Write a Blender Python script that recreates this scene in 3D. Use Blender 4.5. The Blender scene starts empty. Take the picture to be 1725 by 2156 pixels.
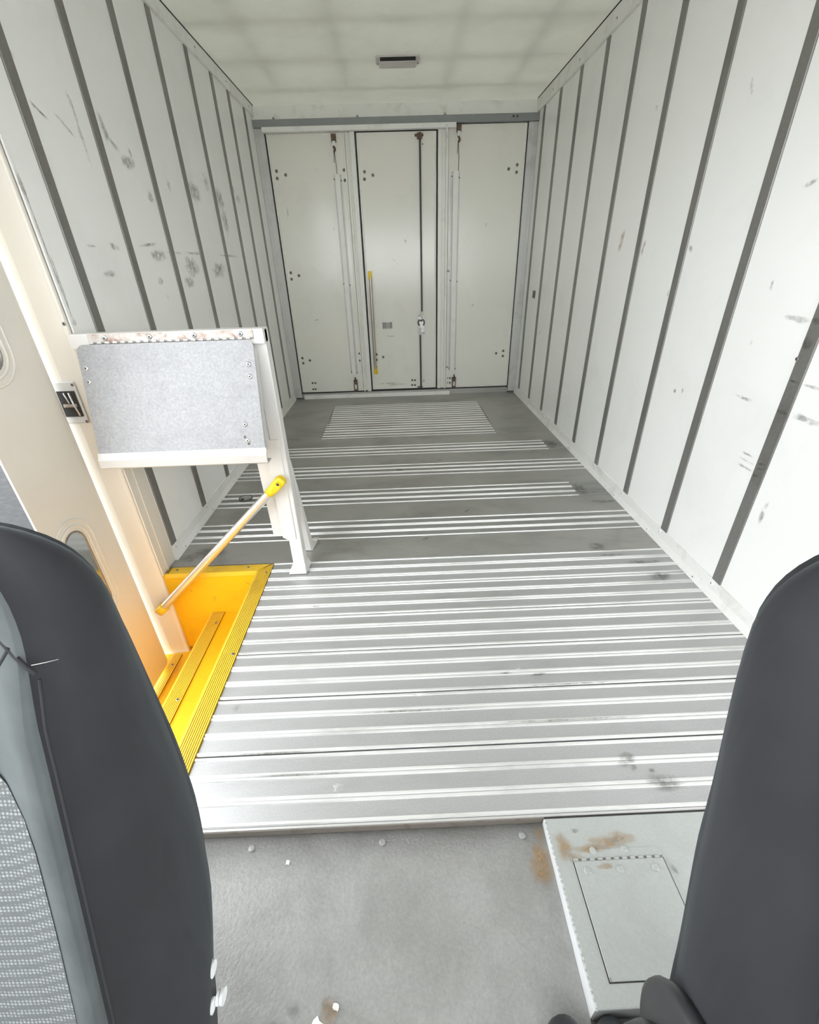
import bpy, math, random
from mathutils import Vector, Matrix
random.seed(7)
S = bpy.context.scene
COL = S.collection
PI = math.pi

# ------------------------------------------------------------------ camera
XL, XR, H, LEN = -1.042, 1.158, 2.2247, 4.469        # cargo box, metres
def look(yaw, pitch, roll):
    f = Vector((math.sin(yaw)*math.cos(pitch), math.cos(yaw)*math.cos(pitch), math.sin(pitch)))
    r0 = Vector((math.cos(yaw), -math.sin(yaw), 0)); u0 = r0.cross(f)
    r = math.cos(roll)*r0 + math.sin(roll)*u0
    u = -math.sin(roll)*r0 + math.cos(roll)*u0
    return Matrix((r, u, -f)).transposed()
cd = bpy.data.cameras.new('camera'); cam = bpy.data.objects.new('camera', cd); COL.objects.link(cam)
cd.sensor_fit = 'HORIZONTAL'; cd.sensor_width = 36.0; cd.lens = 924.466*36.0/1725.0
cd.clip_start = 0.01; cd.clip_end = 200
cam.matrix_world = Matrix.Translation((0, 0, 1.129)) @ look(0.014531, -0.509885, -0.030944).to_4x4()
S.camera = cam

# ------------------------------------------------------------------ sky, exposure
w = bpy.data.worlds.new('world'); S.world = w; w.use_nodes = True
bg = w.node_tree.nodes['Background']
bg.inputs[0].default_value = (0.93, 0.97, 1.0, 1); bg.inputs[1].default_value = 5.0
S.view_settings.view_transform = 'Standard'; S.view_settings.look = 'None'
S.view_settings.gamma = 1.0; S.view_settings.use_curve_mapping = False
S.view_settings.exposure = 0.48
S.cycles.max_bounces = 14; S.cycles.diffuse_bounces = 10; S.cycles.glossy_bounces = 5
S.cycles.transparent_max_bounces = 12

# ------------------------------------------------------------------ materials
def nt(name):
    m = bpy.data.materials.new(name); m.use_nodes = True
    t = m.node_tree; b = t.nodes['Principled BSDF']
    return m, t, b
def N(t, k, **kw):
    n = t.nodes.new(k)
    for a, v in kw.items(): setattr(n, a, v)
    return n
def pos(t, scale=(1, 1, 1)):
    g = N(t, 'ShaderNodeNewGeometry'); mp = N(t, 'ShaderNodeMapping')
    mp.inputs['Scale'].default_value = scale
    t.links.new(g.outputs['Position'], mp.inputs['Vector'])
    return mp.outputs[0]
def noise(t, vec, scale, detail=4, rough=.6, dist=0):
    n = N(t, 'ShaderNodeTexNoise'); n.inputs['Scale'].default_value = scale
    n.inputs['Detail'].default_value = detail; n.inputs['Roughness'].default_value = rough
    n.inputs['Distortion'].default_value = dist
    t.links.new(vec, n.inputs['Vector']); return n.outputs['Fac']
def ramp(t, fac, stops):
    r = N(t, 'ShaderNodeValToRGB'); e = r.color_ramp.elements
    while len(e) < len(stops): e.new(0.5)
    for x, (p, c) in zip(e, stops):
        x.position = p; x.color = (c, c, c, 1) if isinstance(c, (int, float)) else (*c, 1)
    t.links.new(fac, r.inputs[0]); return r.outputs[0]
def mixc(t, fac, a, b, mode='MIX'):
    m = N(t, 'ShaderNodeMix', data_type='RGBA', blend_type=mode)
    for s, v in ((m.inputs[0], fac), (m.inputs[6], a), (m.inputs[7], b)):
        if hasattr(v, 'default_value') or hasattr(v, 'links'): t.links.new(v, s)
        elif isinstance(v, (int, float)): s.default_value = v
        else: s.default_value = (*v, 1)
    return m.outputs[2]
def bump(t, b, fac, strength, dist=.002):
    n = N(t, 'ShaderNodeBump'); n.inputs['Strength'].default_value = strength
    n.inputs['Distance'].default_value = dist
    t.links.new(fac, n.inputs['Height']); t.links.new(n.outputs[0], b.inputs['Normal'])
def paint(name, col, rough=.45, metal=0., dirt=None, dirt_amt=.35, dscale=3., lo=.52, hi=.75,
          fine=0., fscale=400., bmp=0., bscale=250., stretch=(1, 1, 1), coat=0., sheen=0.):
    m, t, b = nt(name)
    v = pos(t, stretch)
    c = (*col, 1)
    b.inputs['Base Color'].default_value = c
    b.inputs['Roughness'].default_value = rough; b.inputs['Metallic'].default_value = metal
    b.inputs['Coat Weight'].default_value = coat; b.inputs['Sheen Weight'].default_value = sheen
    out = None
    if dirt is not None:
        f = ramp(t, noise(t, v, dscale, 6, .65, .4), [(lo, 0.), (hi, dirt_amt)])
        out = mixc(t, f, col, dirt)
    if fine > 0:
        f2 = ramp(t, noise(t, pos(t), fscale, 2, .6), [(.3, 1 - fine), (.7, 1.)])
        out = mixc(t, 1.0, out if out is not None else col, f2, 'MULTIPLY')
    if out is not None: t.links.new(out, b.inputs['Base Color'])
    if bmp > 0: bump(t, b, noise(t, pos(t), bscale, 3, .6), bmp)
    return m
M = {}
M['wall'] = paint('white_wall_panel', (.875, .875, .855), .3, dirt=(.42, .41, .38), dirt_amt=.16, dscale=2.2, lo=.5, hi=.8, bmp=.05, bscale=60)
M['strip'] = paint('wall_strip_metal', (.27, .262, .25), .42, .55, dirt=(.12, .11, .10), dirt_amt=.5, dscale=7, stretch=(1, 1, .35), fine=.12, fscale=120)
M['trim'] = paint('white_trim', (.85, .845, .82), .42, dirt=(.38, .35, .31), dirt_amt=.35, dscale=9, fine=.06)
M['rear'] = paint('rear_door_paint', (.80, .79, .725), .18, dirt=(.48, .46, .42), dirt_amt=.2, dscale=2.6, bmp=.04, bscale=90)
M['rearstile'] = paint('rear_stile_paint', (.80, .795, .745), .35, dirt=(.4, .38, .34), dirt_amt=.25, dscale=8)
M['post'] = paint('rear_post_metal', (.60, .60, .585), .45, .25, dirt=(.28, .27, .26), dirt_amt=.4, dscale=6)
M['beam'] = paint('grey_header', (.25, .262, .265), .5, .1, dirt=(.4, .4, .38), dirt_amt=.25, dscale=14)
M['gap'] = paint('black_rubber', (.012, .012, .014), .6)
M['alunear'] = paint('floor_aluminium_near', (.53, .53, .53), .42, .5, dirt=(.30, .295, .29), dirt_amt=.5, dscale=6, lo=.5, hi=.8, fine=.14, fscale=240, stretch=(.25, 1, 1), bmp=.05, bscale=300)  # lighter tone for the ribbed planks nearest the cab
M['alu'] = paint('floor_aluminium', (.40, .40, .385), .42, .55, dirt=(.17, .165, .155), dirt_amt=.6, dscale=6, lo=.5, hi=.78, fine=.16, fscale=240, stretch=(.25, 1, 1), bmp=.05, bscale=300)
M['aludk'] = paint('floor_plate_metal', (.45, .445, .42), .36, .5, dirt=(.15, .145, .135), dirt_amt=.6, dscale=4, lo=.45, hi=.8, fine=.14, fscale=240, stretch=(.5, 1, 1))
M['ridge'] = paint('worn_ridge', (.86, .86, .84), .36, .45, dirt=(.42, .41, .39), dirt_amt=.65, dscale=9, lo=.48, hi=.75, stretch=(.3, 1, 1))
M['seam'] = paint('dirty_joint', (.03, .028, .026), .8)
M['yellow'] = paint('yellow_step', (.80, .455, .002), .45, dirt=(.5, .26, .01), dirt_amt=.45, dscale=6, lo=.5, hi=.8, fine=.08, fscale=300, bmp=.06, bscale=200)
M['yellowrib'] = paint('yellow_nosing', (.78, .50, .04), .42, dirt=(.36, .22, .02), dirt_amt=.4, dscale=9)
M['ydark'] = paint('nosing_groove', (.26, .15, .006), .7)
M['ycap'] = paint('yellow_plastic', (.80, .56, .015), .4, dirt=(.45, .28, .02), dirt_amt=.35, dscale=40)
M['cream'] = paint('cream_paint', (.72, .685, .615), .33, dirt=(.55, .50, .42), dirt_amt=.2, dscale=3, bmp=.03, bscale=80)
M['white'] = paint('white_frame_paint', (.66, .645, .62), .4, dirt=(.5, .42, .35), dirt_amt=.25, dscale=14, lo=.56, hi=.8, bmp=.05, bscale=180)
M['tray'] = paint('galvanised_sheet', (.335, .335, .34), .48, .25, dirt=(.25, .25, .26), dirt_amt=.55, dscale=16, lo=.48, hi=.75, fine=.22, fscale=130)
M['traylip'] = paint('aluminium_lip', (.60, .59, .57), .42, .3, dirt=(.5, .46, .4), dirt_amt=.3, dscale=20)
M['hinge'] = paint('rusty_hinge', (.56, .53, .49), .5, .2, dirt=(.28, .12, .08), dirt_amt=.85, dscale=26, lo=.48, hi=.68)
M['rivet'] = paint('rivet_steel', (.5, .5, .49), .35, .7)
M['rivhole'] = paint('rivet_core', (.03, .03, .03), .6)
M['bar'] = paint('brushed_tube', (.78, .76, .72), .28, .88)
M['steel'] = paint('dull_steel', (.30, .29, .275), .45, .7, dirt=(.13, .08, .05), dirt_amt=.6, dscale=40)
M['rodmetal'] = paint('dark_rod', (.07, .068, .062), .4, .6)
M['zinc'] = paint('zinc_plate', (.66, .66, .65), .35, .6, dirt=(.2, .19, .18), dirt_amt=.5, dscale=60)
M['rust'] = paint('rusty_bracket', (.13, .085, .06), .7, .3, dirt=(.35, .31, .28), dirt_amt=.7, dscale=90)
M['cabpaint'] = paint('grey_cab_paint', (.345, .342, .328), .34, dirt=(.16, .155, .145), dirt_amt=.6, dscale=5, lo=.40, hi=.75, fine=.14, fscale=160, bmp=.6, bscale=130)
M['boxpaint'] = paint('grey_box_paint', (.42, .435, .415), .36, dirt=(.29, .285, .26), dirt_amt=.35, dscale=5, fine=.08, fscale=160, bmp=.25, bscale=120)
M['boxside'] = paint('pale_box_side', (.70, .71, .72), .4, dirt=(.45, .42, .38), dirt_amt=.3, dscale=14)
M['plastic'] = paint('black_plastic', (.028, .03, .033), .38, bmp=.08, bscale=700)
M['whiteplastic'] = paint('white_plastic', (.85, .86, .87), .35)
M['chrome'] = paint('chrome', (.85, .85, .86), .12, 1.)
M['asphalt'] = paint('asphalt', (.016, .017, .018), .9, dirt=(.05, .05, .05), dirt_amt=.6, dscale=14, lo=.45, hi=.75, fine=.3, fscale=120)
M['lens'] = paint('lamp_lens', (.60, .57, .55), .3)
M['lampblack'] = paint('lamp_black', (.006, .006, .006), .7)
M['scratch'] = paint('bright_scratch', (.52, .52, .52), .4)
M['tubedull'] = paint('dull_tube', (.46, .41, .37), .3, .85)
M['grime'] = paint('grimy_riser', (.22, .195, .17), .7, dirt=(.10, .075, .055), dirt_amt=.7, dscale=30)
M['chip'] = paint('paint_chip', (.88, .86, .82), .6)
M['bars'] = paint('barcode_print', (.09, .085, .075), .7, fine=.5, fscale=500)
M['label'] = paint('sticker_paper', (.72, .72, .68), .5)

def fabric(name, col, mesh=False):
    m, t, b = nt(name)
    b.inputs['Roughness'].default_value = .85
    b.inputs['Sheen Weight'].default_value = .10; b.inputs['Sheen Roughness'].default_value = .45
    b.inputs['Sheen Tint'].default_value = (.8, .93, 1, 1)
    v = pos(t)
    if mesh:
        vo = N(t, 'ShaderNodeTexVoronoi', feature='F1'); vo.inputs['Scale'].default_value = 260
        vo.inputs['Randomness'].default_value = .12
        t.links.new(v, vo.inputs['Vector'])
        f = ramp(t, vo.outputs['Distance'], [(.2, 1.), (.5, 0.)])
        c = mixc(t, f, tuple(x*.35 for x in col), col)
        t.links.new(c, b.inputs['Base Color'])
        bump(t, b, f, .5, .0015)
    else:
        wv = N(t, 'ShaderNodeTexWave'); wv.inputs['Scale'].default_value = 260
        wv.inputs['Distortion'].default_value = 1.
        t.links.new(v, wv.inputs['Vector'])
        f = noise(t, v, 9, 4, .6)
        c = mixc(t, ramp(t, f, [(.35, 0.), (.7, 1.)]), tuple(x*.75 for x in col), tuple(x*1.2 for x in col))
        t.links.new(c, b.inputs['Base Color'])
        bump(t, b, noise(t, pos(t, (3, 9, 2.2)), 1.6, 2, .4, .8), .35, .012)
    return m
M['fabric'] = fabric('black_seat_fabric', (.0122, .0120, .0145))
M['fabric_lit'] = fabric('seat_fabric_lit_front', (.085, .095, .096))  # seat cloth in a lighter colour, painting in the light on its front
M['insert'] = fabric('grey_mesh_fabric', (.27, .285, .285), True)
M['thread'] = paint('seam_thread', (.012, .012, .013), .8)
M['lint'] = paint('pale_thread', (.6, .6, .58), .8)

# translucent fibreglass roof skin: passes a little daylight
m, t, b = nt('fibreglass_roof'); M['roof'] = m
b.inputs['Roughness'].default_value = .4
col = mixc(t, ramp(t, noise(t, pos(t), 3.5, 6, .65, .5), [(.4, 0.), (.75, .4)]), (.70, .70, .66), (.46, .45, .41))
t.links.new(col, b.inputs['Base Color'])
tr = N(t, 'ShaderNodeBsdfTranslucent'); tr.inputs[0].default_value = (.66, .66, .60, 1)
mx = N(t, 'ShaderNodeMixShader'); mx.inputs[0].default_value = .235
t.links.new(b.outputs[0], mx.inputs[1]); t.links.new(tr.outputs[0], mx.inputs[2])
t.links.new(mx.outputs[0], t.nodes['Material Output'].inputs[0])

# soft marks (scuffs, rust, dirt): alpha from a vertex attribute times noise
def smear(name, col, scale, rough=.7, lo=.35, hi=.6, stretch=(1, 1, 1)):
    m, t, b = nt(name); b.inputs['Base Color'].default_value = (*col, 1); b.inputs['Roughness'].default_value = rough
    at = N(t, 'ShaderNodeAttribute', attribute_name='fade')
    f = ramp(t, noise(t, pos(t, stretch), scale, 5, .7), [(lo, 0.), (hi, 1.)])
    mu = N(t, 'ShaderNodeMath', operation='MULTIPLY'); t.links.new(at.outputs['Fac'], mu.inputs[0]); t.links.new(f, mu.inputs[1])
    tp = N(t, 'ShaderNodeBsdfTransparent'); mx = N(t, 'ShaderNodeMixShader')
    t.links.new(mu.outputs[0], mx.inputs[0]); t.links.new(tp.outputs[0], mx.inputs[1]); t.links.new(b.outputs[0], mx.inputs[2])
    t.links.new(mx.outputs[0], t.nodes['Material Output'].inputs[0])
    return m
M['scuff'] = smear('scuff_dark', (.17, .165, .15), 40, lo=.36, hi=.72)
M['rustmark'] = smear('rust_mark', (.40, .24, .10), 30, lo=.25, hi=.75)
M['dirtmark'] = smear('dirt_mark', (.11, .10, .085), 45, lo=.3, hi=.7)
M['shine'] = smear('rubbed_paint', (.82, .82, .80), 40)

# ------------------------------------------------------------------ mesh building
class MB:
    def __init__(s): s.v = []; s.f = []; s.m = []; s.sm = []; s.mi = 0; s.fade = []
    def face(s, idx, smooth=False): s.f.append(tuple(idx)); s.m.append(s.mi); s.sm.append(smooth)
    def add(s, pts): n = len(s.v); s.v.extend(tuple(p) for p in pts); return list(range(n, n+len(pts)))
    def hexa(s, p):
        i = s.add(p)
        for q in ((0, 3, 2, 1), (4, 5, 6, 7), (0, 1, 5, 4), (1, 2, 6, 5), (2, 3, 7, 6), (3, 0, 4, 7)): s.face([i[k] for k in q])
        return s
    def box(s, x0, x1, y0, y1, z0, z1):
        return s.hexa([(x0, y0, z0), (x1, y0, z0), (x1, y1, z0), (x0, y1, z0), (x0, y0, z1), (x1, y0, z1), (x1, y1, z1), (x0, y1, z1)])
    def prism(s, prof, axis, a, b, smooth=False):
        """prof: closed 2D outline in the two other axes; extruded along axis from a to b"""
        def P(p, k):
            return {'x': (k, p[0], p[1]), 'y': (p[0], k, p[1]), 'z': (p[0], p[1], k)}[axis]
        n = len(prof)
        A = s.add([P(p, a) for p in prof]); B = s.add([P(p, b) for p in prof])
        for i in range(n): s.face((A[i], A[(i+1) % n], B[(i+1) % n], B[i]), smooth)
        A2 = s.add([P(p, a) for p in prof]); B2 = s.add([P(p, b) for p in prof])
        s.face(A2[::-1]); s.face(B2)
        return s
    def cyl(s, p0, p1, r, n=12, r1=None, caps=True):
        p0 = Vector(p0); p1 = Vector(p1); d = (p1-p0).normalized(); r1 = r if r1 is None else r1
        a = d.orthogonal().normalized(); c = d.cross(a)
        ring = lambda p, rr: [p + rr*(math.cos(2*PI*k/n)*a + math.sin(2*PI*k/n)*c) for k in range(n)]
        A = s.add(ring(p0, r)); B = s.add(ring(p1, r1))
        for i in range(n): s.face((A[i], A[(i+1) % n], B[(i+1) % n], B[i]), True)
        if caps:
            s.face(s.add(ring(p0, r))[::-1]); s.face(s.add(ring(p1, r1)))
        return s
    def tube(s, pts, r, n=8, closed=False):
        P = [Vector(p) for p in pts]; rings = []; L = len(P); prev = None
        for k in range(L):
            if closed: d = (P[(k+1) % L]-P[k-1]).normalized()
            else: d = (P[min(k+1, L-1)]-P[max(k-1, 0)]).normalized()
            a = d.orthogonal().normalized() if prev is None else (prev - d*prev.dot(d)).normalized()
            prev = a; c = d.cross(a)
            rr = r[k] if isinstance(r, (list, tuple)) else r
            rings.append(s.add([P[k]+rr*(math.cos(2*PI*j/n)*a+math.sin(2*PI*j/n)*c) for j in range(n)]))
        for k in range(L if closed else L-1):
            A = rings[k]; B = rings[(k+1) % L]
            for j in range(n): s.face((A[j], A[(j+1) % n], B[(j+1) % n], B[j]), True)
        if not closed: s.face(rings[0][::-1]); s.face(rings[-1])
        return s
    def lathe(s, c, axis, prof, n=12, smooth=True):
        """prof: [(radius, along)], axis a unit vector"""
        d = Vector(axis).normalized(); a = d.orthogonal().normalized(); e = d.cross(a); c = Vector(c); rings = []
        for (r, h) in prof:
            if r < 1e-6: rings.append(s.add([c+d*h]))
            else: rings.append(s.add([c+d*h+r*(math.cos(2*PI*k/n)*a+math.sin(2*PI*k/n)*e) for k in range(n)]))
        for A, B in zip(rings, rings[1:]):
            for k in range(n):
                q = [A[k % len(A)], A[(k+1) % len(A)], B[(k+1) % len(B)], B[k % len(B)]]
                u = []
                for x in q:
                    if x not in u: u.append(x)
                if len(u) > 2: s.face(u, smooth)
        return s
    def blob(s, c, ax1, ax2, a, b, seed=0, n=16):
        """flat irregular spot, attribute fade 1 in the middle to 0 at the rim"""
        rnd = random.Random(seed); ax1 = Vector(ax1); ax2 = Vector(ax2); c = Vector(c)
        jit = [rnd.uniform(.7, 1.15) for _ in range(n)]
        base = len(s.v)
        cen = s.add([c]); s.fade += [0.]*(base-len(s.fade)) + [1.]
        prev = None
        for fr, fd in ((.45, .9), (.75, .5), (1., 0.)):
            ring = s.add([c + ax1*(a*fr*jit[k]*math.cos(2*PI*k/n)) + ax2*(b*fr*jit[k]*math.sin(2*PI*k/n)) for k in range(n)])
            s.fade += [fd]*n
            for k in range(n):
                if prev is None: s.face((cen[0], ring[k], ring[(k+1) % n]))
                else: s.face((prev[k], ring[k], ring[(k+1) % n], prev[(k+1) % n]))
            prev = ring
        return s
    def mesh(s, name, mats):
        me = bpy.data.meshes.new(name); me.from_pydata(s.v, [], s.f)
        for x in (mats if isinstance(mats, (list, tuple)) else [mats]): me.materials.append(M[x])
        me.polygons.foreach_set('material_index', s.m); me.polygons.foreach_set('use_smooth', s.sm)
        if s.fade:
            at = me.attributes.new('fade', 'FLOAT', 'POINT')
            at.data.foreach_set('value', s.fade + [0.]*(len(s.v)-len(s.fade)))
        me.update(); return me
    def build(s, name, mats, parent=None, bevel=0, seg=2):
        o = bpy.data.objects.new(name, s.mesh(name, mats)); COL.objects.link(o)
        if parent is not None:
            o.parent = parent
            off = parent.location.copy()
            if parent.parent is not None: off += parent.parent.location
            o.location = -off
        if bevel:
            md = o.modifiers.new('bevel', 'BEVEL'); md.width = bevel; md.segments = seg; md.limit_method = 'ANGLE'
            md.angle_limit = math.radians(40); md.harden_normals = False
        return o
def tag(o, label=None, cat=None, group=None, kind=None):
    if label: o['label'] = label
    if cat: o['category'] = cat
    if group: o['group'] = group
    if kind: o['kind'] = kind
    return o
def empty(name, loc):
    o = bpy.data.objects.new(name, None); COL.objects.link(o); o.location = loc; o.empty_display_size = .05
    return o
def inst(name, me, parent, loc, rot=None):
    o = bpy.data.objects.new(name, me); COL.objects.link(o); o.parent = parent
    off = Vector((0, 0, 0)); p = parent
    while p is not None: off += p.location; p = p.parent
    o.location = Vector(loc)-off
    if rot: o.rotation_euler = rot
    return o
# rivet / screw heads, axis +Z at origin
def rivet_mesh(name, r, h, mats=('rivet', 'rivhole'), hole=.35, n=10):
    b = MB(); b.lathe((0, 0, 0), (0, 0, 1), [(r, 0), (r*.92, h*.6), (r*.6, h), (r*hole, h)], n)
    b.mi = 1; b.lathe((0, 0, 0), (0, 0, 1), [(r*hole, h), (0, h*.7)], n)
    return b.mesh(name, list(mats))
RV = rivet_mesh('rivet', .0125, .005, ('steel', 'rivhole'), hole=.42)
RVS = rivet_mesh('small_rivet', .0105, .004, ('steel', 'rivhole'), hole=.6)
SC = rivet_mesh('screw', .006, .0015, ('steel', 'rivhole'), .5)
BOLT = rivet_mesh('bolt', .0095, .004, ('trim', 'rivhole'), .3)
TR = rivet_mesh('tray_rivet', .0085, .0035, hole=.35)
PBX = rivet_mesh('painted_box_rivet', .0085, .003, ('boxpaint', 'boxpaint'), .25)
PAN = rivet_mesh('painted_rivet', .0085, .0035, ('cabpaint', 'cabpaint'), .25)
FACE_Y = (PI/2, 0, 0)          # head faces -Y (towards the cab)
FACE_XP = (0, PI/2, 0)         # head faces +X
FACE_XN = (0, -PI/2, 0)

# ------------------------------------------------------------------ setting: shell
ROOF_Y0 = -.80; CZ0 = -.055
g = MB(); g.box(-14, 14, -14, 14, -.86, -.80)
tag(g.build('ground', 'asphalt'), 'dark grey asphalt outside the open side doorway', kind='structure')

c = MB(); c.box(XL-.06, XR+.06, ROOF_Y0, LEN+.05, H, H+.004)
ceil = tag(c.build('ceiling', 'roof'), 'off-white fibreglass ceiling of the cargo box', kind='structure')
# roof bows under the outer skin, showing through as faint bands
for y in (.22, .71, 1.20, 1.69, 2.18, 2.67, 3.16, 3.65, 4.14):
    b = MB(); b.box(XL, XR, y-.02, y+.02, H+.045, H+.075); b.build('roof_bow', 'trim', ceil)
for x in (-.75, -.28, .40, .86):
    b = MB(); b.box(x-.012, x+.012, .3, 4.2, H+.03, H+.045); b.build('roof_stringer', 'trim', ceil)

# unseen cab shell, added and sized to limit frontal light: cowl, windscreen header and pillars, low side panels with open window bays above
b = MB(); b.box(XL-.06, XR+.06, -.84, -.80, -.5, .86); b.box(XL-.06, XR+.06, -.84, -.80, 1.70, H+.004)
b.box(XL-.06, XL+.06, -.84, -.80, .86, 1.70); b.box(XR-.06, XR+.06, -.84, -.80, .86, 1.70); b.box(.03, .09, -.84, -.80, .86, 1.70)
tag(b.build('wall_front', 'cream'), 'unseen cab front limiting the light, with two windscreen openings', kind='structure')
b = MB(); b.box(XR, XR+.05, -.80, -.45, CZ0, .80); b.box(XR, XR+.05, -.80, .30, 2.0, H); b.build('wall_cab_right', 'cream')['kind'] = 'structure'
b = MB(); b.box(XL-.05, XL, -.80, .10, CZ0, .80); b.box(XL-.05, XL, -.80, 1.15, 2.0, H); b.build('wall_cab_left', 'cream')['kind'] = 'structure'
def side_wall(name, X, s, ys, y0, y1, skip_low=None):
    """s=+1: interior lies towards -X (right wall); s=-1 the mirror"""
    base = MB(); base.box(min(X+s*.006, X+s*.05), max(X+s*.006, X+s*.05), y0, y1, -.03, H)
    wl = base.build(name, 'trim')
    edges = [y0] + list(ys) + [y1]
    for i in range(len(edges)-1):
        a = edges[i]+(.02 if i else 0); b_ = edges[i+1]-(.02 if i < len(edges)-2 else 0)
        p = MB(); p.box(min(X, X+s*.008), max(X, X+s*.008), a, b_, 0, H); p.build('wall_panel', 'wall', wl)
    for y in ys:
        p = MB(); p.box(min(X-s*.005, X+s*.008), max(X-s*.005, X+s*.008), y-.0225, y+.0225, .0, H)
        p.build('rib_strip', 'strip', wl, .0015, 1)
    return wl
RY = [.90, 1.27, 1.636, 2.010, 2.392, 2.770, 3.150, 3.522, 3.895, 4.262]
LY = [1.688, 2.050, 2.420, 2.786, 3.185, 3.545, 3.850, 4.20]
wr = tag(side_wall('wall_right', XR, 1, RY, .30, LEN), 'white panelled right wall with grey metal strips', kind='structure')
wl = tag(side_wall('wall_left', XL, -1, LY, 1.552, LEN), 'white panelled left wall with grey strips and scuffs', kind='structure')

def marks(name, mat, parent, axis, pos_, lst, amt=.7):
    b = MB()
    for k, it in enumerate(lst):
        u, v, a, c_, ang = it
        ca, sa = math.cos(math.radians(ang)), math.sin(math.radians(ang))
        if axis == 'x': b.blob((pos_, u, v), (0, ca, sa), (0, -sa, ca), a, c_, k)
        elif axis == 'y': b.blob((u, pos_, v), (ca, 0, sa), (-sa, 0, ca), a, c_, k)
        else: b.blob((u, v, pos_), (ca, sa, 0), (-sa, ca, 0), a, c_, k)
    b.fade = [x*amt for x in b.fade]
    return tag(b.build(name, mat, parent), kind='stuff')
marks('scuff_marks', 'scuff', wl, 'x', XL+.0006, [
    (1.943, 1.62, .012, .05, 10), (1.756, 1.564, .05, .006, -25), (1.866, 1.556, .045, .007, -30), (1.949, 1.53, .012, .07, 5),
    (2.112, 1.60, .022, .06, 10), (2.15, 1.56, .05, .012, -30), (2.23, 1.52, .06, .028, 5), (2.27, 1.55, .012, .03, 20), (2.572, 1.491, .02, .028, 0),
    (3.088, 1.573, .05, .05, 0), (1.941, 1.223, .05, .012, -10), (2.22, 1.239, .10, .008, 5), (2.28, 1.20, .08, .03, 0), (1.855, 1.135, .05, .014, 0),
    (2.447, 1.215, .10, .007, 0), (2.708, 1.218, .14, .008, 0), (3.221, 1.217, .22, .008, 0), (2.877, 1.50, .09, .05, 0), (3.264, 1.522, .10, .06, 0),
    (2.233, 1.10, .03, .02, 0), (2.543, 1.089, .06, .03, 0), (3.574, 1.60, .05, .03, 0), (3.554, 1.129, .05, .03, 0), (2.262, 1.031, .010, .018, 0),
    (3.663, 1.559, .05, .025, 0), (1.7, 1.68, .025, .03, 30), (2.62, 1.16, .10, .05, 0), (3.0, 1.14, .12, .05, 0), (2.35, 1.42, .03, .03, 0), (3.3, 1.40, .06, .08, 0), (1.80, 1.22, .03, .006, 0)])
marks('scuff_marks', 'scuff', wr, 'x', XR-.0006, [
    (1.846, 1.60, .008, .03, -25), (2.472, 1.696, .014, .014, 0), (1.964, 1.159, .02, .012, 40), (1.469, 1.30, .035, .008, -15), (1.486, 1.048, .007, .022, -10),
    (1.491, .877, .005, .012, 0), (1.827, .643, .012, .012, 0), (1.775, .656, .01, .014, 0), (1.442, .712, .05, .008, 0), (3.791, .627, .012, .02, 0),
    (1.345, .966, .06, .010, 3), (1.345, .549, .03, .005, 0), (1.34, .528, .04, .005, 0), (1.335, .506, .04, .006, 0), (1.19, .716, .06, .012, 0), (1.205, .803, .05, .006, 0), (1.439, .71, .03, .006, 0),
    (2.05, 1.0, .006, .02, 0), (1.62, .42, .006, .01, 0), (1.2, .40, .012, .05, 0)])
marks('strip_scratches', 'dirtmark', wr, 'x', XR-.0056, [(1.27, .968, .024, .012, 0), (1.27, .805, .022, .005, 0), (1.27, .715, .023, .009, 0), (1.27, .545, .02, .005, -15), (1.27, .528, .02, .004, -15),
    (1.275, .502, .016, .007, -15), (1.275, .91, .02, .02, 30)], .9)
marks('tape_residue', 'rustmark', wr, 'x', XR-.0008, [(2.586, 1.213, .025, .06, 15), (2.344, 1.175, .012, .04, 10)])
# screw hole in the nearest strip and a torn sticker near the rear
inst('screw', SC, wr, (XR-.005, 1.291, .865), FACE_XN)
b = MB(); b.box(XR-.0012, XR-.0002, 4.02, 4.11, .862, .93); o = b.build('sticker', 'label', wr); o['label'] = 'small torn barcode sticker'
bb = MB(); rr = random.Random(3); y = 4.026
while y < 4.10:
    wd = rr.choice((.003, .005, .008)); hh = rr.uniform(.02, .03)
    bb.box(XR-.0022, XR-.0013, y, y+wd, .896-hh, .896+hh); y += wd+rr.choice((.004, .007))
bb.build('barcode', 'bars', o)

# rear wall: header, side posts, frame
wb = MB(); wb.box(XL-.05, XR+.05, LEN+.03, LEN+.07, -.05, H)
wb = tag(wb.build('wall_back', 'gap'), 'rear wall frame around the white rear doors', kind='structure')
b = MB(); b.hexa([(XL, 4.425, 2.131), (XR, 4.425, 2.131), (XR, LEN+.03, 2.131), (XL, LEN+.03, 2.131), (XL, 4.462, H), (XR, 4.462, H), (XR, LEN+.03, H), (XL, LEN+.03, H)])
b.build('header_panel', 'trim', wb)
b = MB(); b.box(XL+.001, XR-.001, 4.395, 4.428, 2.083, 2.132); hb = b.build('header_beam', 'beam', wb, .003, 1); hb['label'] = 'grey steel beam across the top of the doorway'
b = MB(); b.box(.93, XR-.002, 4.391, 4.396, 2.085, 2.130); b.build('splice_plate', 'beam', hb)
for x in (.955, .985): inst('rivet', RVS, hb, (x, 4.391, 2.112), FACE_Y)
for x in (-.88, -.24, .43):
    b = MB(); b.prism([(x-.014, 2.132), (x+.014, 2.132), (x, 2.152)], 'y', 4.41, 4.424); b.build('clip', 'steel', hb)
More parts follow.
